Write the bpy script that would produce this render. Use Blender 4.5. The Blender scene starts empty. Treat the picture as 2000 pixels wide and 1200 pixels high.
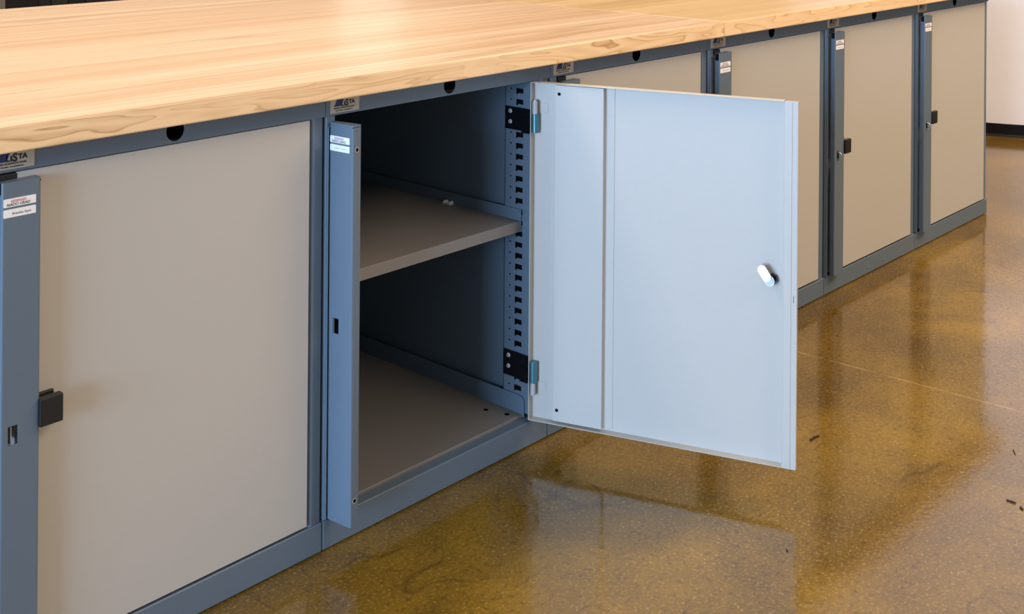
import bpy, math, random
from mathutils import Matrix, Vector
random.seed(7)
sc = bpy.context.scene
COL = sc.collection
W = 0.64            # pitch of one cabinet
TAU = math.tau

# ------------------------------------------------------------------ view
sc.view_settings.view_transform = 'Standard'
sc.view_settings.look = 'None'
sc.view_settings.gamma = 1.0
sc.view_settings.use_curve_mapping = False
sc.view_settings.exposure = 0.0

cam = bpy.data.cameras.new('camera')
co = bpy.data.objects.new('camera', cam)
COL.objects.link(co)
right = Vector((0.66803372, -0.74409063, 0.00775137))
down = Vector((0.00517833, -0.00576789, -0.99996996))
fwd = Vector((0.74411298, 0.66805379, 0.0))
m = Matrix.Identity(4)
for i in range(3):
    m[i][0] = right[i]; m[i][1] = -down[i]; m[i][2] = -fwd[i]
m.translation = Vector((-1.45823458, -1.76501813, 1.23417059))
co.matrix_world = m
cam.sensor_fit = 'HORIZONTAL'
cam.sensor_width = 36.0
cam.lens = 2407.872 * 36.0 / 2000.0
cam.shift_y = -(600.0 + 229.774) / 2000.0
cam.clip_start = 0.05
cam.clip_end = 100
sc.camera = co

# ------------------------------------------------------------------ materials
def srgb(r, g, b):
    f = lambda c: (c / 255) / 12.92 if c / 255 <= 0.04045 else ((c / 255 + 0.055) / 1.055) ** 2.4
    return (f(r), f(g), f(b), 1)

def mat(name, col, rough=0.5, metal=0.0, spec=0.5, coat=0.0, coat_rough=0.1):
    mt = bpy.data.materials.new(name)
    mt.use_nodes = True
    p = mt.node_tree.nodes['Principled BSDF']
    p.inputs['Base Color'].default_value = (*col[:3], 1)
    p.inputs['Roughness'].default_value = rough
    p.inputs['Metallic'].default_value = metal
    p.inputs['Specular IOR Level'].default_value = spec
    p.inputs['Coat Weight'].default_value = coat
    p.inputs['Coat Roughness'].default_value = coat_rough
    return mt

def nd(mt, kind, **kw):
    n = mt.node_tree.nodes.new(kind)
    for k, v in kw.items():
        setattr(n, k, v)
    return n

def lk(mt, a, b):
    mt.node_tree.links.new(a, b)

def ramp(mt, fac, stops):
    r = nd(mt, 'ShaderNodeValToRGB')
    els = r.color_ramp.elements
    while len(els) < len(stops):
        els.new(0.5)
    for e, (p, c) in zip(els, stops):
        e.position = p
        e.color = c if len(c) == 4 else (*c, 1)
    lk(mt, fac, r.inputs[0])
    return r.outputs[0]

def mathn(mt, op, a, b=None, c=None):
    n = nd(mt, 'ShaderNodeMath', operation=op)
    for i, v in enumerate((a, b, c)):
        if v is None:
            continue
        if isinstance(v, (int, float)):
            n.inputs[i].default_value = v
        else:
            lk(mt, v, n.inputs[i])
    return n.outputs[0]

def mixc(mt, fac, a, b, mode='MIX'):
    n = nd(mt, 'ShaderNodeMix', data_type='RGBA', blend_type=mode)
    if isinstance(fac, (int, float)):
        n.inputs[0].default_value = fac
    else:
        lk(mt, fac, n.inputs[0])
    for idx, v in ((6, a), (7, b)):
        if isinstance(v, (tuple, list)):
            n.inputs[idx].default_value = v if len(v) == 4 else (*v, 1)
        else:
            lk(mt, v, n.inputs[idx])
    return n.outputs[2]

def coords(mt, scale=(1, 1, 1), loc=(0, 0, 0)):
    tc = nd(mt, 'ShaderNodeNewGeometry')
    mp = nd(mt, 'ShaderNodeMapping')
    mp.inputs['Scale'].default_value = scale
    mp.inputs['Location'].default_value = loc
    lk(mt, tc.outputs['Position'], mp.inputs['Vector'])
    return mp.outputs[0]

def noise(mt, vec, scale, detail=2.0, rough=0.5, dist=0.0):
    n = nd(mt, 'ShaderNodeTexNoise')
    n.inputs['Scale'].default_value = scale
    n.inputs['Detail'].default_value = detail
    n.inputs['Roughness'].default_value = rough
    n.inputs['Distortion'].default_value = dist
    lk(mt, vec, n.inputs['Vector'])
    return n.outputs[0]

def paint(name, col, rough, spec=0.5):
    """sheet metal paint with a very fine orange-peel texture"""
    mt = mat(name, col, rough, spec=spec)
    p = mt.node_tree.nodes['Principled BSDF']
    v = coords(mt)
    b = nd(mt, 'ShaderNodeBump')
    b.inputs['Strength'].default_value = 0.04
    b.inputs['Distance'].default_value = 0.002
    lk(mt, noise(mt, v, 420, 1), b.inputs['Height'])
    lk(mt, b.outputs[0], p.inputs['Normal'])
    return mt

M = {}
M['frame'] = paint('blue_grey_paint', (0.116, 0.156, 0.200), 0.40)
M['beige'] = paint('beige_paint', (0.478, 0.450, 0.412), 0.45)
M['shelf'] = paint('warm_grey_paint', (0.205, 0.188, 0.172), 0.42)
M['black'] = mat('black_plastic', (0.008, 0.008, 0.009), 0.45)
M['dark'] = mat('dark_cavity', (0.004, 0.004, 0.006), 0.9, spec=0.1)  # near-black colour painted in for the shade inside holes and gaps
M['hinge'] = mat('black_zinc', (0.012, 0.013, 0.016), 0.25, metal=0.6)
M['knuckle'] = mat('painted_knuckle', (0.40, 0.40, 0.41), 0.4)
M['teal'] = mat('blue_zinc', (0.10, 0.26, 0.34), 0.25, metal=0.55)
M['chrome'] = mat('chrome', (0.50, 0.50, 0.54), 0.38, metal=0.85)
M['zinc'] = mat('bright_zinc', (0.75, 0.76, 0.78), 0.3, metal=0.5)
M['chrome_d'] = mat('dark_steel', (0.16, 0.17, 0.19), 0.25, metal=1.0)
M['paper'] = mat('label_paper', (0.86, 0.84, 0.83), 0.5)
M['red_ink'] = mat('red_ink', (0.55, 0.10, 0.13), 0.6)
M['ink'] = mat('black_ink', (0.015, 0.015, 0.02), 0.6)
M['grey_ink'] = mat('faded_ink', (0.16, 0.17, 0.22), 0.6)
M['faint_ink'] = mat('faint_ink', (0.40, 0.38, 0.44), 0.6)
M['plate'] = mat('plate_foil', (0.46, 0.41, 0.32), 0.4)
M['logo_blue'] = mat('logo_blue', (0.005, 0.018, 0.12), 0.45)
M['logo_navy'] = mat('logo_navy', (0.008, 0.012, 0.06), 0.4)
M['white'] = mat('white_plastic', (0.75, 0.75, 0.74), 0.4)
M['wall'] = mat('white_wall_paint', (0.88, 0.86, 0.92), 0.6)
M['wall_dim'] = mat('grey_wall_paint', (0.22, 0.21, 0.20), 0.7)
M['base'] = mat('black_rubber_base', (0.006, 0.004, 0.006), 0.5, spec=0.2)
M['ceil'] = mat('ceiling_paint', (0.62, 0.53, 0.42), 0.8)
M['wall_warm'] = mat('cream_wall_paint', (0.60, 0.49, 0.36), 0.7)
M['far1'] = mat('far_black', (0.010, 0.008, 0.009), 0.5)
M['far2'] = mat('far_dark_olive', (0.020, 0.019, 0.012), 0.5)
M['far3'] = mat('far_dark_plum', (0.016, 0.012, 0.018), 0.5)
M['twig'] = mat('dark_wood_chip', (0.018, 0.010, 0.007), 0.7)

# --- maple butcher block
def make_wood(name, off):
    mt = mat(name, (0.8, 0.55, 0.3), 0.28, spec=0.5)
    p = mt.node_tree.nodes['Principled BSDF']
    g = nd(mt, 'ShaderNodeNewGeometry')
    sep = nd(mt, 'ShaderNodeSeparateXYZ')
    lk(mt, g.outputs['Position'], sep.inputs[0])
    x, y, z = sep.outputs
    x = mathn(mt, 'ADD', x, off)
    # lamination strips run along X; every strip has its own tone
    wob = noise(mt, coords(mt, (0.5, 0.5, 0.5)), 1.0, 1)
    strip = mathn(mt, 'FLOOR', mathn(mt, 'DIVIDE', mathn(mt, 'ADD', y, 0.0499), 0.047))
    wn = nd(mt, 'ShaderNodeTexWhiteNoise', noise_dimensions='2D')
    cmb = nd(mt, 'ShaderNodeCombineXYZ')
    lk(mt, strip, cmb.inputs[0])
    cmb.inputs[1].default_value = off
    lk(mt, cmb.outputs[0], wn.inputs['Vector'])
    base = ramp(mt, wn.outputs['Value'], [(0.0, (0.68, 0.45, 0.27)), (0.35, (0.75, 0.52, 0.335)),
                                          (0.7, (0.81, 0.575, 0.385)), (1.0, (0.85, 0.62, 0.43))])
    # per-strip shifted coordinates for the grain
    sh = nd(mt, 'ShaderNodeCombineXYZ')
    lk(mt, mathn(mt, 'ADD', mathn(mt, 'MULTIPLY', x, 0.55), mathn(mt, 'MULTIPLY', wn.outputs['Value'], 9.0)), sh.inputs[0])
    lk(mt, mathn(mt, 'MULTIPLY', y, 26.0), sh.inputs[1])
    lk(mt, mathn(mt, 'MULTIPLY', z, 9.0), sh.inputs[2])
    streak = noise(mt, sh.outputs[0], 1.6, 3, 0.55, 0.25)
    c = mixc(mt, ramp(mt, streak, [(0.36, (0, 0, 0)), (0.66, (1, 1, 1))]), mixc(mt, 0.38, base, (0.50, 0.29, 0.115)), base)
    # a few long dark heartwood streaks
    sh2 = nd(mt, 'ShaderNodeCombineXYZ')
    lk(mt, mathn(mt, 'ADD', mathn(mt, 'MULTIPLY', x, 0.22), 3.1), sh2.inputs[0])
    lk(mt, mathn(mt, 'MULTIPLY', y, 7.5), sh2.inputs[1])
    heart = noise(mt, sh2.outputs[0], 1.7, 2, 0.5, 0.1)
    d = mathn(mt, 'ABSOLUTE', mathn(mt, 'SUBTRACT', heart, 0.565))
    c = mixc(mt, ramp(mt, d, [(0.0, (0.55, 0.55, 0.55)), (0.022, (0, 0, 0))]), c, (0.46, 0.26, 0.10))
    # glue lines, visible only along some of the strips
    ff = mathn(mt, 'FRACT', mathn(mt, 'DIVIDE', mathn(mt, 'ADD', y, 0.0499), 0.047))
    glue = mathn(mt, 'MULTIPLY', mathn(mt, 'LESS_THAN', ff, 0.05), ramp(mt, wn.outputs['Value'], [(0.45, (0, 0, 0)), (0.75, (0.6, 0.6, 0.6))]))
    c = mixc(mt, glue, c, (0.48, 0.27, 0.11))
    # flat-sawn cathedral figure on the front edge
    fv = nd(mt, 'ShaderNodeCombineXYZ')
    lk(mt, mathn(mt, 'MULTIPLY', x, 2.3), fv.inputs[0])
    lk(mt, mathn(mt, 'MULTIPLY', z, 17.0), fv.inputs[2])
    fn = noise(mt, fv.outputs[0], 1.25, 2, 0.45, 0.35)
    fr = mathn(mt, 'FRACT', mathn(mt, 'MULTIPLY', fn, 9.0))
    line = ramp(mt, fr, [(0.0, (0.0, 0.0, 0.0)), (0.10, (1, 1, 1)), (0.17, (0.45, 0.45, 0.45)), (0.75, (0.0, 0.0, 0.0))])
    fade = ramp(mt, noise(mt, fv.outputs[0], 0.8, 1), [(0.36, (0.35, 0.35, 0.35)), (0.58, (1, 1, 1))])
    fine = noise(mt, coords(mt, (3, 3, 60)), 6, 2)
    front = mixc(mt, fine, (0.88, 0.595, 0.325), (0.94, 0.655, 0.38))
    front = mixc(mt, mathn(mt, 'MULTIPLY', mathn(mt, 'MULTIPLY', line, fade), 0.80), front, (0.44, 0.225, 0.07))
    sepn = nd(mt, 'ShaderNodeSeparateXYZ')
    lk(mt, g.outputs['True Normal'], sepn.inputs[0])
    isfront = mathn(mt, 'LESS_THAN', sepn.outputs[2], 0.30)
    if off:
        c = mixc(mt, 1.0, c, (0.97, 0.97, 0.74), 'MULTIPLY')  # warmer light beyond the seam, tinted into the wood colour
    c = mixc(mt, isfront, c, front)
    lk(mt, c, p.inputs['Base Color'])
    b = nd(mt, 'ShaderNodeBump')
    b.inputs['Strength'].default_value = 0.05
    b.inputs['Distance'].default_value = 0.002
    lk(mt, streak, b.inputs['Height'])
    lk(mt, b.outputs[0], p.inputs['Normal'])
    return mt
M['wood1'] = make_wood('maple_butcher_block', 0.0)
M['wood2'] = make_wood('maple_butcher_block_beyond_seam', 4.37)

# --- polished, stained concrete
def make_floor():
    mt = mat('polished_stained_concrete', (0.2, 0.11, 0.03), 0.10, spec=0.5)
    p = mt.node_tree.nodes['Principled BSDF']
    v = coords(mt)
    big = noise(mt, v, 1.3, 4, 0.55, 0.3)
    mid = noise(mt, coords(mt, loc=(3, 7, 0)), 3.5, 5, 0.66, 0.3)
    c = ramp(mt, big, [(0.25, (0.095, 0.053, 0.009)), (0.46, (0.175, 0.099, 0.012)), (0.70, (0.275, 0.158, 0.016))])
    c = mixc(mt, ramp(mt, mid, [(0.38, (1, 1, 1)), (0.62, (0, 0, 0))]), c, mixc(mt, 0.6, c, (0.075, 0.042, 0.012)))
    # sandy aggregate
    agg = noise(mt, v, 150, 3, 0.7)
    c = mixc(mt, ramp(mt, agg, [(0.52, (0, 0, 0)), (0.74, (0.7, 0.7, 0.7))]), c, (0.40, 0.265, 0.080))
    c = mixc(mt, ramp(mt, noise(mt, coords(mt, loc=(9, 2, 0)), 70, 3, 0.7), [(0.52, (0, 0, 0)), (0.72, (0.7, 0.7, 0.7))]), c, (0.06, 0.035, 0.012))
    vo = nd(mt, 'ShaderNodeTexVoronoi')
    vo.inputs['Scale'].default_value = 80
    lk(mt, v, vo.inputs['Vector'])
    sel = ramp(mt, noise(mt, coords(mt, loc=(1, 5, 0)), 14, 2), [(0.50, (0, 0, 0)), (0.62, (1, 1, 1))])
    fl = mathn(mt, 'MULTIPLY', ramp(mt, vo.outputs['Distance'], [(0.08, (1, 1, 1)), (0.16, (0, 0, 0))]), sel)
    c = mixc(mt, mathn(mt, 'MULTIPLY', fl, 0.75), c, (0.50, 0.36, 0.14))
    # hairline cracks
    cr = mathn(mt, 'ABSOLUTE', mathn(mt, 'SUBTRACT', noise(mt, coords(mt, loc=(4, 1, 0)), 1.5, 3, 0.45), 0.5))
    crk = ramp(mt, cr, [(0.0, (0.5, 0.5, 0.5)), (0.0012, (0, 0, 0))])
    brk = ramp(mt, noise(mt, v, 2.6, 1), [(0.56, (0, 0, 0)), (0.62, (1, 1, 1))])
    c = mixc(mt, mathn(mt, 'MULTIPLY', crk, brk), c, (0.05, 0.026, 0.010))
    # two fine saw-cut lines across the slab
    gs = nd(mt, 'ShaderNodeSeparateXYZ')
    lk(mt, v, gs.inputs[0])
    wob = mathn(mt, 'MULTIPLY', mathn(mt, 'SUBTRACT', noise(mt, v, 9, 2), 0.5), 0.006)
    patchy = ramp(mt, noise(mt, coords(mt, loc=(2, 8, 0)), 12, 2), [(0.35, (0.15, 0.15, 0.15)), (0.6, (0.8, 0.8, 0.8))])
    for x0, kk, wd, colr in ((1.466, -0.048, 0.0022, (0.42, 0.29, 0.12)), (-0.172, -0.02, 0.0018, (0.10, 0.045, 0.015))):
        dd = mathn(mt, 'SUBTRACT', mathn(mt, 'SUBTRACT', gs.outputs[0], mathn(mt, 'MULTIPLY', gs.outputs[1], kk)), x0)
        on = mathn(mt, 'LESS_THAN', mathn(mt, 'ABSOLUTE', mathn(mt, 'ADD', dd, wob)), wd)
        c = mixc(mt, mathn(mt, 'MULTIPLY', on, patchy), c, colr)
    lk(mt, c, p.inputs['Base Color'])
    lk(mt, mathn(mt, 'ADD', mathn(mt, 'MULTIPLY', mid, 0.10), 0.055), p.inputs['Roughness'])
    p.inputs['IOR'].default_value = 1.60
    b = nd(mt, 'ShaderNodeBump')
    b.inputs['Strength'].default_value = 0.16
    b.inputs['Distance'].default_value = 0.0012
    lk(mt, noise(mt, v, 75, 2, 0.6), b.inputs['Height'])
    lk(mt, b.outputs[0], p.inputs['Normal'])
    return mt
M['floor'] = make_floor()

def emit(name, col, s):
    mt = bpy.data.materials.new(name)
    mt.use_nodes = True
    nt = mt.node_tree
    nt.nodes.clear()
    e = nt.nodes.new('ShaderNodeEmission')
    e.inputs[0].default_value = (*col, 1)
    e.inputs[1].default_value = s
    o = nt.nodes.new('ShaderNodeOutputMaterial')
    nt.links.new(e.outputs[0], o.inputs[0])
    return mt
M['sky_pane'] = emit('daylit_window', (1.0, 0.93, 0.85), 1.6)
M['front_fill'] = emit('front_fill_glow', (1.0, 0.95, 0.9), 0.6)  # glow of the added fill pane in the front wall
M['sky_cool'] = emit('daylit_window_cool', (0.55, 0.78, 1.0), 2.0)

# ------------------------------------------------------------------ mesh builder
class B:
    def __init__(self):
        self.v, self.f, self.mi, self.sm, self.mats = [], [], [], [], []

    def m(self, key):
        if key not in self.mats:
            self.mats.append(key)
        return self.mats.index(key)

    def face(self, pts, key, smooth=False):
        n = len(self.v)
        self.v.extend([tuple(p) for p in pts])
        self.f.append(tuple(range(n, n + len(pts))))
        self.mi.append(self.m(key)); self.sm.append(smooth)

    def idx(self, verts, faces, key, smooth=False):
        n = len(self.v)
        self.v.extend([tuple(p) for p in verts])
        for f in faces:
            self.f.append(tuple(i + n for i in f)); self.mi.append(self.m(key)); self.sm.append(smooth)

    def box(self, x0, x1, y0, y1, z0, z1, key, T=None):
        vs = [(x, y, z) for z in (z0, z1) for y in (y0, y1) for x in (x0, x1)]
        if T: vs = [T(*p) for p in vs]
        self.idx(vs, [(0, 2, 3, 1), (4, 5, 7, 6), (0, 1, 5, 4), (2, 6, 7, 3), (0, 4, 6, 2), (1, 3, 7, 5)], key)

    def cyl(self, p0, p1, r, key, n=20, r1=None, caps=True):
        p0, p1 = Vector(p0), Vector(p1)
        r1 = r if r1 is None else r1
        ax = (p1 - p0).normalized()
        u = ax.orthogonal().normalized(); w = ax.cross(u)
        a = [p0 + r * (math.cos(TAU * i / n) * u + math.sin(TAU * i / n) * w) for i in range(n)]
        b = [p1 + r1 * (math.cos(TAU * i / n) * u + math.sin(TAU * i / n) * w) for i in range(n)]
        self.idx(a + b, [(i, (i + 1) % n, n + (i + 1) % n, n + i) for i in range(n)], key, True)
        if caps:
            self.idx(a, [tuple(reversed(range(n)))], key)
            self.idx(b, [tuple(range(n))], key)

    def tube(self, pts, r, key, n=8):
        for a, b in zip(pts, pts[1:]):
            self.cyl(a, b, r, key, n)

    def prism(self, poly, lo, hi, T, key):
        """poly in (a,b), extruded c from lo to hi; T maps a,b,c to xyz (a,b,c right-handed)"""
        n = len(poly)
        bot = [T(a, b, lo) for a, b in poly]
        top = [T(a, b, hi) for a, b in poly]
        self.idx(bot + top, [tuple(reversed(range(n))), tuple(range(n, 2 * n))] +
                 [(i, (i + 1) % n, n + (i + 1) % n, n + i) for i in range(n)], key)

    def plate(self, A, Bc, absent, circ, t, T, key, rim=None):
        """sheet in (a,b) with cut-outs; front at c=0, back at c=t"""
        rim = rim or key
        na, nb = len(A) - 1, len(Bc) - 1
        ok = lambda i, j: 0 <= i < na and 0 <= j < nb and (i, j) not in absent
        for i in range(na):
            for j in range(nb):
                if not ok(i, j):
                    continue
                a0, a1, b0, b1 = A[i], A[i + 1], Bc[j], Bc[j + 1]
                if (i, j) in circ:
                    ca, cb, r = circ[(i, j)]
                    angs = sorted([TAU * k / 28 for k in range(28)] +
                                  [math.atan2(bb - cb, aa - ca) % TAU for aa in (a0, a1) for bb in (b0, b1)])
                    ins, out = [], []
                    for th in angs:
                        dx, dy = math.cos(th), math.sin(th)
                        s = min(((a1 if dx > 0 else a0) - ca) / dx if abs(dx) > 1e-9 else 1e9,
                                ((b1 if dy > 0 else b0) - cb) / dy if abs(dy) > 1e-9 else 1e9)
                        ins.append((ca + r * dx, cb + r * dy)); out.append((ca + s * dx, cb + s * dy))
                    n = len(angs)
                    for k in range(n):
                        l = (k + 1) % n
                        q = [ins[k], out[k], out[l], ins[l]]
                        self.face([T(a, b, 0) for a, b in q], key)
                        self.face([T(a, b, t) for a, b in reversed(q)], key)
                        self.face([T(*ins[k], 0), T(*ins[l], 0), T(*ins[l], t), T(*ins[k], t)], rim)
                else:
                    q = [(a0, b0), (a1, b0), (a1, b1), (a0, b1)]
                    self.face([T(a, b, 0) for a, b in q], key)
                    self.face([T(a, b, t) for a, b in reversed(q)], key)
                for (di, dj, e0, e1) in ((-1, 0, (a0, b1), (a0, b0)), (1, 0, (a1, b0), (a1, b1)),
                                         (0, -1, (a0, b0), (a1, b0)), (0, 1, (a1, b1), (a0, b1))):
                    if not ok(i + di, j + dj):
                        edge = not (0 <= i + di < na and 0 <= j + dj < nb)
                        self.face([T(*e0, 0), T(*e0, t), T(*e1, t), T(*e1, 0)], key if edge else rim)

    def text(self, s, size, T, key, align='CENTER', sx=1.0, fat=0.0):
        cu = bpy.data.curves.new('lettering', 'FONT')
        cu.body = s; cu.size = size; cu.align_x = align; cu.resolution_u = 3; cu.offset = fat
        ob = bpy.data.objects.new('lettering', cu)
        COL.objects.link(ob)
        bpy.context.view_layer.update()
        me = ob.evaluated_get(bpy.context.evaluated_depsgraph_get()).to_mesh()
        vs = [T(v.co.x * sx, v.co.y, 0) for v in me.vertices]
        fs = [tuple(p.vertices) for p in me.polygons]
        self.idx(vs, fs, key)
        ob.to_mesh_clear()
        bpy.data.objects.remove(ob)
        bpy.data.curves.remove(cu)

    def obj(self, name, parent=None, bevel=0, seg=2, loc=None, rotz=None, weld=False):
        me = bpy.data.meshes.new(name)
        me.from_pydata(self.v, [], self.f)
        for k in self.mats:
            me.materials.append(M[k])
        me.polygons.foreach_set('material_index', self.mi)
        me.polygons.foreach_set('use_smooth', self.sm)
        me.update()
        o = bpy.data.objects.new(name, me)
        COL.objects.link(o)
        if weld:
            w = o.modifiers.new('weld', 'WELD'); w.merge_threshold = 1e-5
        if bevel:
            b = o.modifiers.new('bevel', 'BEVEL')
            b.width = bevel; b.segments = seg; b.limit_method = 'ANGLE'; b.angle_limit = math.radians(40)
        if parent is not None:
            o.parent = parent
        if loc is not None: o.location = loc
        if rotz is not None: o.rotation_euler = (0, 0, rotz)
        return o

def thing(name, loc, label, cat, group=None):
    o = bpy.data.objects.new(name, None)
    o.empty_display_size = 0.1
    COL.objects.link(o)
    o.location = loc
    tag(o, label, cat, group)
    return o

def tag(o, label, cat, group=None):
    o['label'] = label; o['category'] = cat
    if group: o['group'] = group
    return o

def structure(o, label=None):
    o['kind'] = 'structure'
    if label: o['label'] = label
    return o

FRONT = lambda a, b, c: (a, c, b)          # a=X, b=Z, c=depth into +Y  (sheet seen from -Y)
ident = lambda x, y, z: (x, y, z)

# ------------------------------------------------------------------ cabinet parts
ZT = 0.8393

def body(root, opened):
    b = B()
    if opened:
        b.box(0.0010, 0.0225, 0.027, 0.70, 0.002, ZT, 'frame')
        b.box(0.6000, 0.6390, 0.027, 0.70, 0.002, ZT, 'frame')
        b.box(0.0225, 0.6000, 0.685, 0.70, 0.002, ZT, 'frame')
        b.box(0.0225, 0.6000, 0.027, 0.685, 0.806, ZT - 0.036 + 0.003, 'frame')
        b.box(0.0225, 0.6000, 0.003, 0.685, ZT - 0.0012, ZT, 'frame')
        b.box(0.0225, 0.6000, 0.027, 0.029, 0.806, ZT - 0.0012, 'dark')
    else:
        b.box(0.0010, 0.0030, 0.027, 0.70, 0.002, ZT, 'frame')
        b.box(0.6370, 0.6390, 0.027, 0.70, 0.002, ZT, 'frame')
        b.box(0.0030, 0.6370, 0.698, 0.70, 0.002, ZT, 'frame')
        b.box(0.0030, 0.6370, 0.027, 0.698, ZT - 0.0012, ZT, 'frame')
        b.box(0.0030, 0.6370, 0.027, 0.698, 0.03, 0.032, 'frame')
    b.obj('cabinet_body', root)
    # rails and posts of the face frame
    b = B()
    b.box(0.0009, 0.6391, 0.0, 0.0262, 0.0025, 0.0558, 'frame')
    b.obj('base_rail', root, 0.0022, 3)
    b = B()
    cx, cz, r = 0.3235, 0.8212, 0.0172
    b.plate([0.0007, cx - 0.03, cx + 0.03, 0.6393], [0.8005, ZT], set(), {(1, 0): (cx, cz, r)}, 0.0016, FRONT, 'frame')
    b.box(0.0004, 0.6396, 0.0016, 0.026, 0.8005, 0.8021, 'frame')
    b.obj('top_rail', root)
    b = B()
    b.box(0.0028, 0.0234, 0.0004, 0.026, 0.0560, 0.8003, 'frame')
    b.obj('frame_post', root, 0.002)
    b = B()
    prof = [(0.6066, 0.0262), (0.6066, 0.0110), (0.6072, 0.0072), (0.6086, 0.0040), (0.6108, 0.0016), (0.6135, 0.0004), (0.6165, 0.0004), (0.6372, 0.0044), (0.6372, 0.0262)]
    b.prism(prof, 0.0560, 0.8003, ident, 'frame')
    b.obj('frame_post', root, 0.0012)
    # thin pivot strip that carries the locking bar
    b = B()
    y0, y1 = -0.0036, 0.0003
    b.box(0.0048, 0.0060, y0, y1, 0.0600, 0.7795, 'frame')
    for z, s in ((0.0566, -1), (0.7812, 1)):
        b.box(0.0100, 0.0330, y0, y1, z, z + 0.0013, 'frame')
        e = 0.0600 if s < 0 else 0.7795
        q = z if s < 0 else z + 0.0013
        i = z + 0.0013 if s < 0 else z
        if s < 0: P = [(0.0048, e), (0.0060, e - 0.0020), (0.0100, q), (0.0100, i), (0.0068, e - 0.0010), (0.0060, e)]
        else: P = [(0.0048, e), (0.0060, e), (0.0068, e + 0.0005), (0.0100, i), (0.0100, q), (0.0060, e + 0.0018)]
        b.prism(P, y0, y1, lambda a, c, d: (a, d, c), 'frame')
    b.obj('pivot_strip', root, 0.0006)

def brand_plate(root):
    b = B()
    x0, x1, z0, z1 = 0.0112, 0.0808, 0.8046, 0.8385
    b.box(x0, x1, -0.0009, -0.0001, z0, z1, 'plate')
    F = lambda ox, oz, k=0.0: (lambda a, c, d: (ox + a + k * c, -0.00115, oz + c))
    # slanted two-tone block, then the lettering
    q = lambda a0, a1, key: b.face([(a0, -0.00115, 0.8163), (a1, -0.00115, 0.8163), (a1 + 0.0085, -0.00115, 0.8330), (a0 + 0.0085, -0.00115, 0.8330)], key)
    q(0.0195, 0.0255, 'logo_navy'); q(0.0255, 0.0362, 'logo_blue')
    b.text('L', 0.0125, F(0.0366, 0.8166), 'ink', 'LEFT', 0.85, 0.0006)
    b.text('I', 0.0105, F(0.0428, 0.8166), 'ink', 'LEFT', 1.3, 0.0006)
    b.text('S', 0.0165, F(0.0464, 0.8158), 'ink', 'LEFT', 1.0, 0.0007)
    b.text('TA', 0.0100, F(0.0552, 0.8188), 'ink', 'LEFT', 1.08, 0.0006)
    b.text('MAKING WORKSPACE WORK', 0.0036, F(0.0435, 0.8119), 'ink', 'CENTER', 1.02, 0.00016)
    b.text('800 722 3020 \u2022 www.listaintl.com', 0.0030, F(0.0435, 0.8076), 'ink', 'CENTER', 0.98, 0.00012)
    b.obj('brand_plate', root)

def name_label(parent, z0, z1, lines):
    b = B()
    x0, x1 = 0.0020, 0.0515
    r = 0.0012
    poly = []
    for cx, cz, a0 in ((x1 - r, z0 + r, -90), (x1 - r, z1 - r, 0), (x0 + r, z1 - r, 90), (x0 + r, z0 + r, 180)):
        for k in range(4):
            th = math.radians(a0 + 30 * k)
            poly.append((cx + r * math.cos(th), cz + r * math.sin(th)))
    b.prism(poly, 0.0, 0.0005, lambda a, c, d: (a, -d - 0.0001, c), 'paper')
    for s, size, cx, cz, key in lines:
        if s is None:   # handwriting too small to read: an irregular row of strokes
            xx = cx
            for k in range(13):
                if k != 6:
                    hh = size * random.uniform(0.35, 0.8)
                    b.box(xx, xx + 0.0010, -0.0008, -0.0006, cz, cz + hh, key)
                    b.box(xx, xx + 0.0019, -0.0008, -0.0006, cz + hh * 0.4, cz + hh * 0.4 + 0.0005, key)
                xx += 0.0024
        else:
            b.text(s, size, (lambda a, c, d, cx=cx, cz=cz: (cx + a, -0.00075, cz + c)), key, 'CENTER', 1.0, 0.00010)
    return b.obj('name_label', parent)

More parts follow.
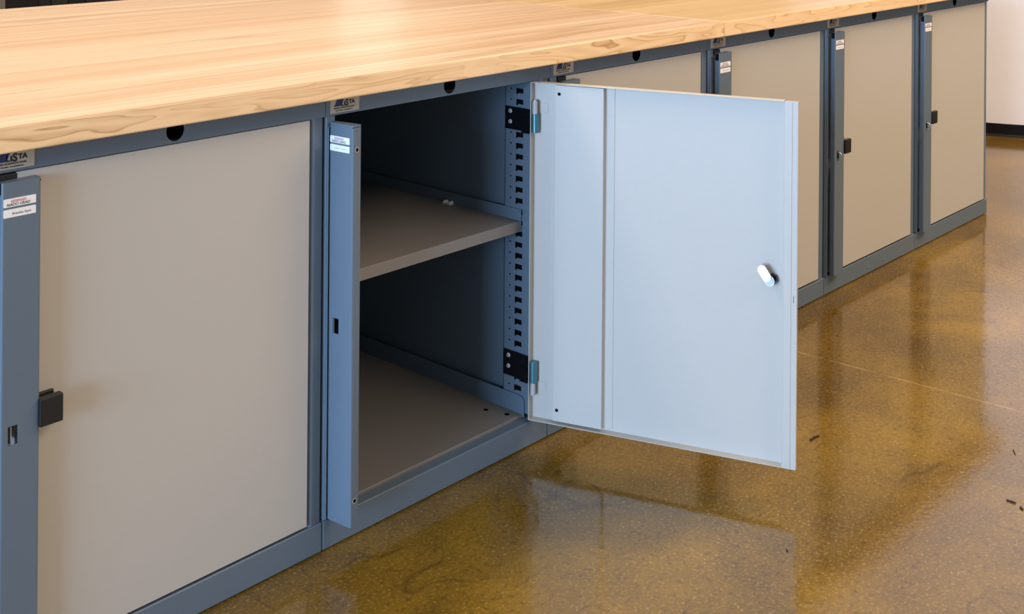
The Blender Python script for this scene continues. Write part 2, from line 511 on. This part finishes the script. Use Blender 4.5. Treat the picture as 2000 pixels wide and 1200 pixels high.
def lock_bar(root, opened, who):
    """U-shaped locking bar over the left edge of the door"""
    WD, D, Z0, Z1 = 0.0600, 0.0200, 0.0605, 0.7905
    b = B()
    r = 0.0032
    # outer profile (a along the face, h = depth) with rounded corners
    arcs = [math.radians(a) for a in (0, 30, 60, 90)]
    prof = [(0.0, D - 0.0055)] + [(r - r * math.cos(t), r - r * math.sin(t)) for t in arcs]
    s0 = len(prof) - 1
    prof += [(0.0113, 0.0), (0.0265, 0.0)]
    prof += [(WD - r + r * math.sin(t), r - r * math.cos(t)) for t in arcs] + [(WD, D)]
    zs = [Z0, 0.4050, 0.4330, 0.7725, Z1]
    ins = []
    t = 0.0014
    cen = (WD / 2, D)
    for a, h in prof:                     # inner profile, offset by sheet thickness
        ia = min(max(a, t), WD - t); ih = max(h, t)
        ins.append((ia, ih))
    for j in range(4):
        for i in range(len(prof) - 1):
            if j == 3 and i == 0:
                continue
            if j == 1 and i == s0 + 1:
                a0, a1 = prof[i][0], prof[i + 1][0]
                za, zb = zs[1], zs[2]
                for (p, q2) in (((a0, za), (a1, za)), ((a1, za), (a1, zb)), ((a1, zb), (a0, zb)), ((a0, zb), (a0, za))):
                    b.face([(p[0], 0, p[1]), (p[0], t, p[1]), (q2[0], t, q2[1]), (q2[0], 0, q2[1])], 'frame')
                continue
            (a0, h0), (a1, h1) = prof[i], prof[i + 1]
            sm = i != s0 and i != s0 + 1 and i != s0 + 2
            b.face([(a0, h0, zs[j]), (a1, h1, zs[j]), (a1, h1, zs[j + 1]), (a0, h0, zs[j + 1])], 'frame')
            (a0, h0), (a1, h1) = ins[i], ins[i + 1]
            b.face([(a0, h0, zs[j + 1]), (a1, h1, zs[j + 1]), (a1, h1, zs[j]), (a0, h0, zs[j])], 'frame')
    # open long edges and the end caps
    for e in (0, -1):
        p, q2 = prof[e], ins[e]
        b.face([(p[0], p[1], Z0), (q2[0], q2[1], Z0), (q2[0], q2[1], Z1), (p[0], p[1], Z1)], 'frame')
    for z in (Z0, Z1):
        ring = [(a, h, z) for a, h in prof]
        b.face(ring if z == Z1 else list(reversed(ring)), 'frame')
        ring2 = [(a, h, z + (t if z == Z0 else -t)) for a, h in prof]
        b.face(ring2 if z == Z0 else list(reversed(ring2)), 'frame')
    # seam of the folded end cap and its corner relief hole
    b.box(WD - 0.0002, WD + 0.0003, 0.0042, D - 0.0015, Z1 - 0.0045, Z1 - 0.0037, 'dark')
    b.cyl((WD - 0.0016, 0.0016, Z1 - 0.0040), (WD - 0.0007, 0.0007, Z1 - 0.0040), 0.0012, 'dark', 12)
    # dark block added to stand in for the shade inside the channel top
    b.box(0.0016, 0.0190, 0.0030, 0.0150, 0.7680, 0.7885, 'hinge')
    # two screw holes in the return flange
    for z in (0.7455, 0.1070):
        b.cyl((WD - 0.001, D * 0.52, z), (WD + 0.00025, D * 0.52, z), 0.0050, 'plate', 16)
        b.cyl((WD - 0.001, D * 0.52, z), (WD + 0.00045, D * 0.52, z), 0.0036, 'dark', 16)
    if opened:
        o = b.obj('lock_bar', root, loc=(0.0085, -0.0020, 0), rotz=math.radians(-85))
    else:
        o = b.obj('lock_bar', root, loc=(0.0212, -0.0215, 0))
    top = [('RESERVED', 0.0052, 0.0250, 0.7609, 'red_ink'), ('AIADO GRAD', 0.0058, 0.0245, 0.7559, 'ink')]
    name_label(o, 0.7545, 0.7668, top)
    if who:
        name_label(o, 0.7392, 0.7512, [(who, 0.0050, 0.0295, 0.7430, 'grey_ink')])
    else:
        name_label(o, 0.7392, 0.7512, [(None, 0.0040, 0.0140, 0.7438, 'faint_ink')])
    return o

def door(root, opened, ring=True):
    L, H, Z0, Z1 = 0.5767, 0.0205, 0.0622, 0.7990
    t = 0.0014
    S = lambda s, h, z: (-s, h, z)
    b = B()
    def bx(s0, s1, h0, h1, z0, z1, key='beige'):
        b.box(-s1, -s0, h0, h1, z0, z1, key)
    bx(0, L - 0.0285, 0, t, Z0, Z1)                              # outer skin
    bx(0, t, t, H, Z0, Z1)                                       # hinge-side flange
    bx(t, L - 0.0267, t, H, Z0, Z0 + t); bx(t, L - 0.0267, t, H, Z1 - t, Z1)   # bottom and top flanges
    bx(L - 0.0285, L - 0.0267, 0, H, Z0, Z1)                     # joggled free edge under the locking bar
    bx(L - 0.0267, L - 0.0115, H - 0.0095, H, Z0, Z1)
    bx(L - 0.0112, L, H - 0.0095, H - 0.0002, Z0, Z1)
    bx(L - 0.0068, L - 0.0058, H - 0.0003, H + 0.0002, 0.396, 0.410, 'dark')
    d = b.obj('door', root, 0.0006, 1)
    if opened:
        d.location = (0.5896, 0.0041, 0); d.rotation_euler = (0, 0, math.radians(109.2))
    else:
        d.location = (0.6030, -0.0010, 0)
    # black pull on the outer face
    b = B()
    hx0, hx1, hz0, hz1 = 0.0790, 0.1155, 0.4190, 0.4620
    X = lambda x: x - 0.6030
    b.box(X(hx0), X(hx1), -0.0270, -0.0150, hz0, hz1 - 0.001, 'black')
    b.box(X(hx0 + 0.003), X(hx1 - 0.010), -0.0160, -0.0050, hz0 + 0.004, hz1 - 0.004, 'black')
    b.box(X(hx0), X(hx1 - 0.004), -0.0060, -0.0001, hz0 + 0.002, hz1, 'black')
    b.obj('pull_handle', d, 0.0014)
    # hasp: flat tongue and staple standing behind the slot of the bar
    b = B()
    b.box(X(0.0372), X(0.0388), -0.0190, 0.0118, 0.4060, 0.4310, 'chrome')
    if ring:
        pts = [(X(0.0430 + 0.0020 * math.sin(math.pi * k / 12)), -0.0190 - 0.0120 * math.sin(math.pi * k / 12), 0.4180 - 0.0105 * math.cos(math.pi * k / 12)) for k in range(13)]
        b.tube(pts, 0.0021, 'chrome', 8)
    b.obj('hasp', d)
    if not opened:
        b = B()      # black block set in the recess beside the bar's top end
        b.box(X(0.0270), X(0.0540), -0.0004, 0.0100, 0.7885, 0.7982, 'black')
        b.obj('recess_block', d, 0.0008)
        return d
    # stiffener: a hat section on the inner face
    b = B()
    h0, h1 = t, 0.0165
    prof = [(0.0400, h0), (0.0400, h0 + t), (0.0560, h0 + t), (0.0562, h1), (0.1665, h1), (0.1672, h0 + t), (0.1872, h0 + t), (0.1872, h0)]
    b.prism([(-s, h) for s, h in reversed(prof)], 0.0690, 0.7960, ident, 'beige')
    for s, z in ((0.0655, 0.7770), (0.0650, 0.0930)):
        b.cyl((-s, h1 - 0.002, z), (-s, h1 + 0.0004, z), 0.0036, 'dark', 18)
    for s in (0.0505, 0.1790):
        for z in (0.735, 0.58, 0.43, 0.28, 0.105):
            b.cyl((-s, h0 + t, z), (-s, h0 + t + 0.0005, z), 0.0016, 'beige', 10)
    b.obj('stiffener', d, 0.001, 2)
    for z0, z1 in ((0.7325, 0.7513), (0.1240, 0.1437)):
        b = B()
        b.box(-0.0345, -0.0185, t, t + 0.0010, z0, z1, 'beige')
        b.cyl((-0.0255, t + 0.0010, (z0 + z1) / 2), (-0.0255, t + 0.0016, (z0 + z1) / 2), 0.0016, 'beige', 10)
        b.obj('hinge_tab', d, 0.0003, 1)
    # cam lock
    b = B()
    ls, lz = 0.5235, 0.4350
    ring = [(-(ls + 0.0028) + 0.0112 * math.cos(TAU * k / 6 + 0.3), lz + 0.0112 * math.sin(TAU * k / 6 + 0.3)) for k in range(6)]
    b.prism(ring, t, t + 0.011, lambda a, c, e: (a, e, c), 'hinge')
    b.cyl((-ls, t, lz), (-ls, 0.026, lz), 0.0070, 'chrome_d', 20)
    lock = b.obj('cam_lock', d, 0.0006)
    b = B()
    def slot_poly(c0, c1, rr, n=8):
        dx, dz = c1[0] - c0[0], c1[1] - c0[1]
        th = math.atan2(dz, dx)
        P = [(c1[0] + rr * math.cos(th - math.pi / 2 + math.pi * k / n), c1[1] + rr * math.sin(th - math.pi / 2 + math.pi * k / n)) for k in range(n + 1)]
        P += [(c0[0] + rr * math.cos(th + math.pi / 2 + math.pi * k / n), c0[1] + rr * math.sin(th + math.pi / 2 + math.pi * k / n)) for k in range(n + 1)]
        return P
    TL = lambda a, c, e: (a, e, c)
    c0 = (-ls, lz); c1 = (-ls + 0.0085, lz + 0.0125); c2 = (-ls + 0.0150, lz + 0.0225)
    b.prism(slot_poly(c0, (c0[0] + 0.3 * (c1[0] - c0[0]), c0[1] + 0.3 * (c1[1] - c0[1])), 0.0098), 0.0240, 0.0262, TL, 'chrome')
    b.prism(slot_poly((-ls + 0.0060, lz + 0.0090), c2, 0.0098), 0.0278, 0.0300, TL, 'chrome')
    b.cyl((-ls, 0.0262, lz), (-ls, 0.0285, lz), 0.0078, 'chrome_d', 18)
    b.obj('cam', d, 0.0004)
    return d

def hinges(root):
    c = Vector((0.5787, -0.0090, 0))
    for zp0, zp1, tab0, tab1, leaf0, leaf1, k0, k1, pl in (
            (0.6850, 0.7355, 0.7305, 0.7515, 0.6885, 0.7300, 0.7300, 0.7575, 'u'), (0.1365, 0.1930, 0.1215, 0.1440, 0.1435, 0.1880, 0.1165, 0.1425, 'l')):
        b = B()
        b.box(0.5852, 0.5872, 0.0120, 0.0855, zp0, zp1, 'hinge')
        b.box(0.5846, 0.5872, -0.0020, 0.0120, zp0 + 0.0035, zp1 - 0.010, 'hinge')
        b.box(0.5842, 0.5852, 0.012, 0.036, zp0 - 0.004, zp0 + 0.030, 'hinge')
        h = b.obj('hinge', root, 0.0008, 1)
        b = B()
        b.cyl((c.x, c.y, leaf0), (c.x, c.y, leaf1), 0.0062, 'teal', 20)
        b.box(c.x, 0.5862, c.y - 0.0062, c.y - 0.0048, leaf0, leaf1, 'teal')
        b.box(0.5846, 0.5862, c.y - 0.0055, 0.0, leaf0, leaf1, 'teal')
        b.obj('hinge_leaf', h)
        b = B()
        b.cyl((c.x, c.y, k0), (c.x, c.y, k1), 0.0058, 'knuckle', 20)
        b.cyl((c.x, c.y, k1 if pl == 'u' else k1), (c.x, c.y, k1 + 0.0028), 0.0038, 'chrome', 14)
        b.obj('hinge_knuckle', h)
        for sz in ((0.7255, 0.7020) if pl == 'u' else (0.1815, 0.1575)):
            b = B()
            b.cyl((0.5854, 0.0690, sz), (0.5826, 0.0690, sz), 0.0052, 'zinc', 16, 0.0036)
            b.cyl((0.5828, 0.0690, sz), (0.5824, 0.0690, sz), 0.0014, 'dark', 8)
            b.obj('hinge_screw', h)

def upright(root):
    """slotted upright on the right-hand wall of the open cabinet"""
    b = B()
    zs, absent = [0.0640], set()
    pitch = 0.02437
    for k in range(-23, 5):
        zc = 0.6738 + pitch * k
        zs += [zc - 0.0072, zc - 0.0042, zc + 0.0064]
    zs.append(0.7995)
    Ys = [0.0080, 0.0335, 0.0490, 0.0545, 0.0870]
    n = 28
    for k in range(n):
        j = 1 + 3 * k
        absent |= {(1, j + 1), (2, j + 1), (2, j)}
    T = lambda a, c, d: (0.5880 + d, a, c)
    # plate() expects a front seen along +c; mirror a so that normals face -X
    T2 = lambda a, c, d: (0.5880 + d, 0.095 - a, c)
    A = [0.095 - y for y in reversed(Ys)]
    ab2 = {(3 - i, j) for i, j in absent}
    b.plate(A, zs, ab2, {}, 0.0016, T2, 'frame')
    b.box(0.5880, 0.6000, 0.0855, 0.0870, 0.064, 0.7995, 'frame')
    b.box(0.5880, 0.6050, 0.0080, 0.0096, 0.064, 0.7995, 'frame')
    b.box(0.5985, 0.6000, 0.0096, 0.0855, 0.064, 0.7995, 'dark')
    for k in range(-23, 5):
        zc = 0.6738 + pitch * k + 0.0040
        b.cyl((0.5884, 0.0690, zc), (0.58785, 0.0690, zc), 0.0021, 'dark', 10)
    b.obj('slotted_upright', root)
    b = B()
    b.box(0.0225, 0.0345, 0.030, 0.0860, 0.064, 0.7995, 'frame')
    b.obj('slotted_upright', root, 0.001)

def interior(root):
    b = B()
    b.plate([0.0225, 0.5400, 0.5550, 0.5700, 0.5870], [0.0290, 0.0425, 0.0610, 0.0925, 0.1110, 0.684], set(),
            {(1, 3): (0.5477, 0.1018, 0.0056), (2, 1): (0.5622, 0.0518, 0.0056)}, 0.0016,
            lambda a, c, d: (a, c, 0.0612 - d), 'shelf', 'dark')
    b.box(0.0225, 0.5870, 0.0300, 0.684, 0.048, 0.050, 'dark')
    pan = b.obj('bottom_panel', root)
    b = B()
    b.box(0.0225, 0.587, 0.0266, 0.0292, 0.0500, 0.0616, 'shelf')
    b.obj('panel_lip', pan, 0.0012, 3)
    b = B()      # upturned side flange with its rounded front corner
    P = [(0.022, 0.0560), (0.684, 0.0560), (0.684, 0.1010), (0.0360, 0.1010)] + \
        [(0.0360 - 0.014 * math.sin(math.radians(a)), 0.0870 + 0.014 * math.cos(math.radians(a))) for a in (20, 40, 60, 80, 90)]
    b.prism(list(reversed(P)), 0.5846, 0.5860, lambda a, c, d: (d, a, c), 'frame')
    b.obj('side_flange', root)
    # shelf
    b = B()
    b.box(0.0360, 0.5846, 0.0370, 0.660, 0.4846, 0.4862, 'shelf')
    b.box(0.0360, 0.5846, 0.0354, 0.0370, 0.4625, 0.4862, 'shelf')
    b.box(0.0360, 0.5846, 0.0370, 0.050, 0.4625, 0.4640, 'shelf')
    sh = b.obj('shelf', root, 0.0010)
    b = B()
    b.box(0.5847, 0.5858, 0.0345, 0.660, 0.4630, 0.5110, 'frame')
    for k in range(3):
        b.box(0.5841, 0.5848, 0.0440 + 0.0001 * k, 0.0500, 0.4905 + 0.005 * k, 0.4925 + 0.005 * k, 'frame')
    b.box(0.5840, 0.5848, 0.0520, 0.0545, 0.4895, 0.5045, 'frame')
    b.obj('shelf_flange', sh)

GROUP = 'steel cabinets in a row under the wooden worktop'
labels = [
    (-1, False, 'Brandon Styza', 'grey steel cabinet with large closed beige door, the leftmost and nearest in the row'),
    (0, True, '', 'blue-grey steel cabinet with its door swung wide open, shelf visible inside'),
    (1, False, '', 'closed steel cabinet mostly hidden behind the swung-open door'),
    (2, False, '', 'closed steel cabinet with its lower part hidden behind the open door\'s outer edge'),
    (3, False, '', 'closed beige-door steel cabinet fully in view, next to the last one of the row'),
    (4, False, '', 'closed beige-door steel cabinet at the far right end, beside the white wall'),
]
closed_proto = None
def copy_tree(o, parent=None):
    c = o.copy()
    COL.objects.link(c)
    if parent is not None:
        c.parent = parent
    for ch in list(o.children):
        copy_tree(ch, c)
    return c

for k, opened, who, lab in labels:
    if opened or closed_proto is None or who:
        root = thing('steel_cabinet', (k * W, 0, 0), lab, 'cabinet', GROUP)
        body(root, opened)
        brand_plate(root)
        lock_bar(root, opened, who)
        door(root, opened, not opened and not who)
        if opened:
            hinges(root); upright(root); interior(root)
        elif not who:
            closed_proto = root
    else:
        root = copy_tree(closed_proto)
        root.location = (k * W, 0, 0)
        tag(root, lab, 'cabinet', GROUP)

# ------------------------------------------------------------------ worktops
def worktop(x0, x1, key, lab):
    b = B()
    b.box(x0, x1, -0.05, 1.51, ZT, 0.8784, key)
    o = b.obj('wooden_worktop', None, 0.0035, 3)
    tag(o, lab, 'worktop', 'butcher block worktops')
    return o
worktop(-0.70, 2 * W - 0.0015, 'wood1', 'long maple butcher block worktop over the open cabinet, left of the seam')
worktop(2 * W - 0.0010, 3.26, 'wood2', 'maple butcher block worktop beyond the seam, over the far right cabinets')

# small white clip lying on the shelf
b = B()
b.box(0.5690, 0.5835, 0.2410, 0.2660, 0.4863, 0.4890, 'white')
b.box(0.5700, 0.5830, 0.2425, 0.2480, 0.4890, 0.4935, 'white')
b.box(0.5700, 0.5830, 0.2590, 0.2645, 0.4890, 0.4935, 'white')
tag(b.obj('shelf_clip', None, 0.0008), 'small white plastic clip lying on the shelf inside the open cabinet', 'clip')

# dark scraps on the floor
def scrap(pts, r, lab):
    b = B()
    for (p, q) in zip(pts, pts[1:]):
        b.cyl((*p, r * 0.8), (*q, r * 0.8), r, 'twig', 6, r * 0.6)
    tag(b.obj('wood_splinter', None), lab, 'wood chip', 'dark wood chips on the floor')
scrap([(1.0242, -0.4386), (1.040, -0.4380), (1.0574, -0.4409)], 0.0028, 'dark wood chip on the floor just right of the open door\'s lower corner')
scrap([(1.0520, -0.8580), (1.0535, -0.8660), (1.0528, -0.8760)], 0.0022, 'forked dark wood chip on the floor near the right edge of the view')
scrap([(1.0420, -0.8890), (1.0360, -0.8960)], 0.0022, 'tiny dark wood chip cut off by the right edge of the view')
scrap([(1.2869, -0.7866), (1.2678, -0.7979)], 0.0013, 'thin dark sliver on the floor, farthest of the chips by the right edge')
scrap([(0.5832, -0.6291), (0.5898, -0.6233)], 0.0016, 'tiny dark chip on the floor below the open door, in its reflection')

# ------------------------------------------------------------------ room
XL, XR, YF, YB, ZC = -10.0, 13.0, -5.5, 12.4, 3.5
b = B(); b.box(XL, XR, YF, YB, -0.1, 0.0, 'floor'); structure(b.obj('floor'))
b = B(); b.box(XL, XR, YF, YB, ZC, ZC + 0.1, 'ceil'); structure(b.obj('ceiling'))
def wall_with_opening(name, T, A0, A1, opens, key='wall'):
    """wall in (a, z); opens = list of (a0, a1, z0, z1), sorted by a"""
    b = B()
    A = sorted({A0, A1, *[o[0] for o in opens], *[o[1] for o in opens]})
    Zs = sorted({0.0, ZC, *[o[2] for o in opens], *[o[3] for o in opens]})
    ab = set()
    for i in range(len(A) - 1):
        for j in range(len(Zs) - 1):
            for o in opens:
                if A[i] >= o[0] and A[i + 1] <= o[1] and Zs[j] >= o[2] and Zs[j + 1] <= o[3]:
                    ab.add((i, j))
    b.plate(A, Zs, ab, {}, 0.15, T, key)
    structure(b.obj(name))
wall_with_opening('wall_back', lambda a, c, d: (a, YB + d, c), XL, XR, [(10.45, 11.85, 0.9, 2.88)], 'wall_warm')
wall_with_opening('wall_left', lambda a, c, d: (XL - d, a, c), YF, YB, [(-4.2, 0.4, 0.45, 3.25)], 'wall_dim')
wall_with_opening('wall_front', lambda a, c, d: (a, YF - d, c), XL, XR, [(-1.0, 5.0, 0.5, 2.5)], 'wall_dim')  # opening made for the added fill pane
wall_with_opening('wall_right', lambda a, c, d: (XR + d, a, c), YF, YB, [], 'wall_warm')
def window(name, T, a0, a1, z0, z1, key, nm):
    b = B()
    b.box(a0, a1, 0.09, 0.10, z0, z1, key, T)
    fw = 0.05
    for (p, q, r0, r1) in ((a0, a0 + fw, z0, z1), (a1 - fw, a1, z0, z1), (a0 + fw, a1 - fw, z0, z0 + fw), (a0 + fw, a1 - fw, z1 - fw, z1)):
        b.box(p, q, 0.03, 0.088, r0, r1, 'white', T)
    for k in range(1, nm):
        a = a0 + (a1 - a0) * k / nm
        b.box(a - 0.025, a + 0.025, 0.03, 0.088, z0 + fw, z1 - fw, 'white', T)
    structure(b.obj(name))
window('window_1', lambda a, d, c: (XL - d, a, c), -4.2, 0.4, 0.45, 3.25, 'sky_cool', 4)
window('window_2', lambda a, d, c: (a, YB + d, c), 10.45, 11.85, 0.9, 2.88, 'sky_pane', 1)

window('added_fill_window', lambda a, d, c: (a, YF - d, c), -1.0, 5.0, 0.5, 2.5, 'front_fill', 5)  # added out of view for frontal fill, no known window here

# big round white wall behind the end of the row, with a black base
cx, cy, R = 5.807, 0.924, 1.2
b = B(); b.cyl((cx, cy, 0.0), (cx, cy, ZC), R, 'wall', 96); structure(b.obj('wall_curved'))
b = B()
b.cyl((cx, cy, 0.0), (cx, cy, 0.062), R + 0.006, 'base', 96)
b.cyl((cx, cy, 0.0), (cx, cy, 0.012), R + 0.016, 'base', 96, R + 0.007)
structure(b.obj('baseboard_curved'))

# dark storage cabinets far behind the worktop
b = thing('storage_cabinet', (4.03, 9.0, 0), 'dark storage cabinet far behind the worktop, in the top left corner', 'cabinet')
bb = B(); bb.box(0.0, 1.60, 0.0, 0.6, 0.0, 0.9, 'far1'); bb.obj('cabinet_body', b)
for x0, x1, key in ((0.02, 0.130, 'far1'), (0.142, 0.302, 'far2'), (0.314, 0.472, 'far1'), (0.484, 1.57, 'far3')):
    bb = B(); bb.box(x0, x1, -0.02, -0.0005, 0.03, 0.87, key); bb.obj('cabinet_door', b, 0.003)

# ------------------------------------------------------------------ light
def area(name, loc, target, sx, sy, power, col):
    l = bpy.data.lights.new(name, 'AREA')
    l.shape = 'RECTANGLE'; l.size = sx; l.size_y = sy; l.energy = power; l.color = col
    o = bpy.data.objects.new(name, l)
    COL.objects.link(o)
    o.location = loc
    d = Vector(target) - Vector(loc)
    o.rotation_euler = d.to_track_quat('-Z', 'Y').to_euler()
    return o
area('window_daylight', (XL + 0.1, -1.9, 1.85), (0, -1.2, 0.6), 4.4, 2.7, 1560, (0.45, 0.665, 0.98))
area('front_fill_light', (2.0, YF + 0.1, 1.5), (1.5, 0, 0.4), 6.0, 2.0, 38, (1.0, 0.95, 0.90))  # added fill light to lift the base rails and lower doors
area('ceiling_lamp_worktop', (-0.6, 0.9, ZC - 0.1), (-0.6, 0.9, 0), 2.6, 0.6, 84, (1.0, 0.88, 0.76))
area('ceiling_lamp_aisle', (1.8, -2.3, ZC - 0.1), (1.2, -1.7, 0), 5.0, 0.5, 125, (1.0, 0.82, 0.66))
area('ceiling_lamp_right', (4.6, -2.2, ZC - 0.1), (3.6, -0.4, 0.3), 2.0, 1.0, 172, (1.0, 0.73, 0.39))
area('ceiling_lamp_strip', (6.2, 2.65, ZC - 0.1), (6.2, 2.65, 0), 5.5, 0.2, 95, (1.0, 0.80, 0.60))
area('ceiling_lamp_back', (5.0, 7.5, ZC - 0.1), (5.0, 7.5, 0), 6.0, 1.0, 120, (1.0, 0.84, 0.66))

w = bpy.data.worlds.new('world')
sc.world = w
w.use_nodes = True
w.node_tree.nodes['Background'].inputs[0].default_value = (0.6, 0.75, 1.0, 1)
w.node_tree.nodes['Background'].inputs[1].default_value = 0.3
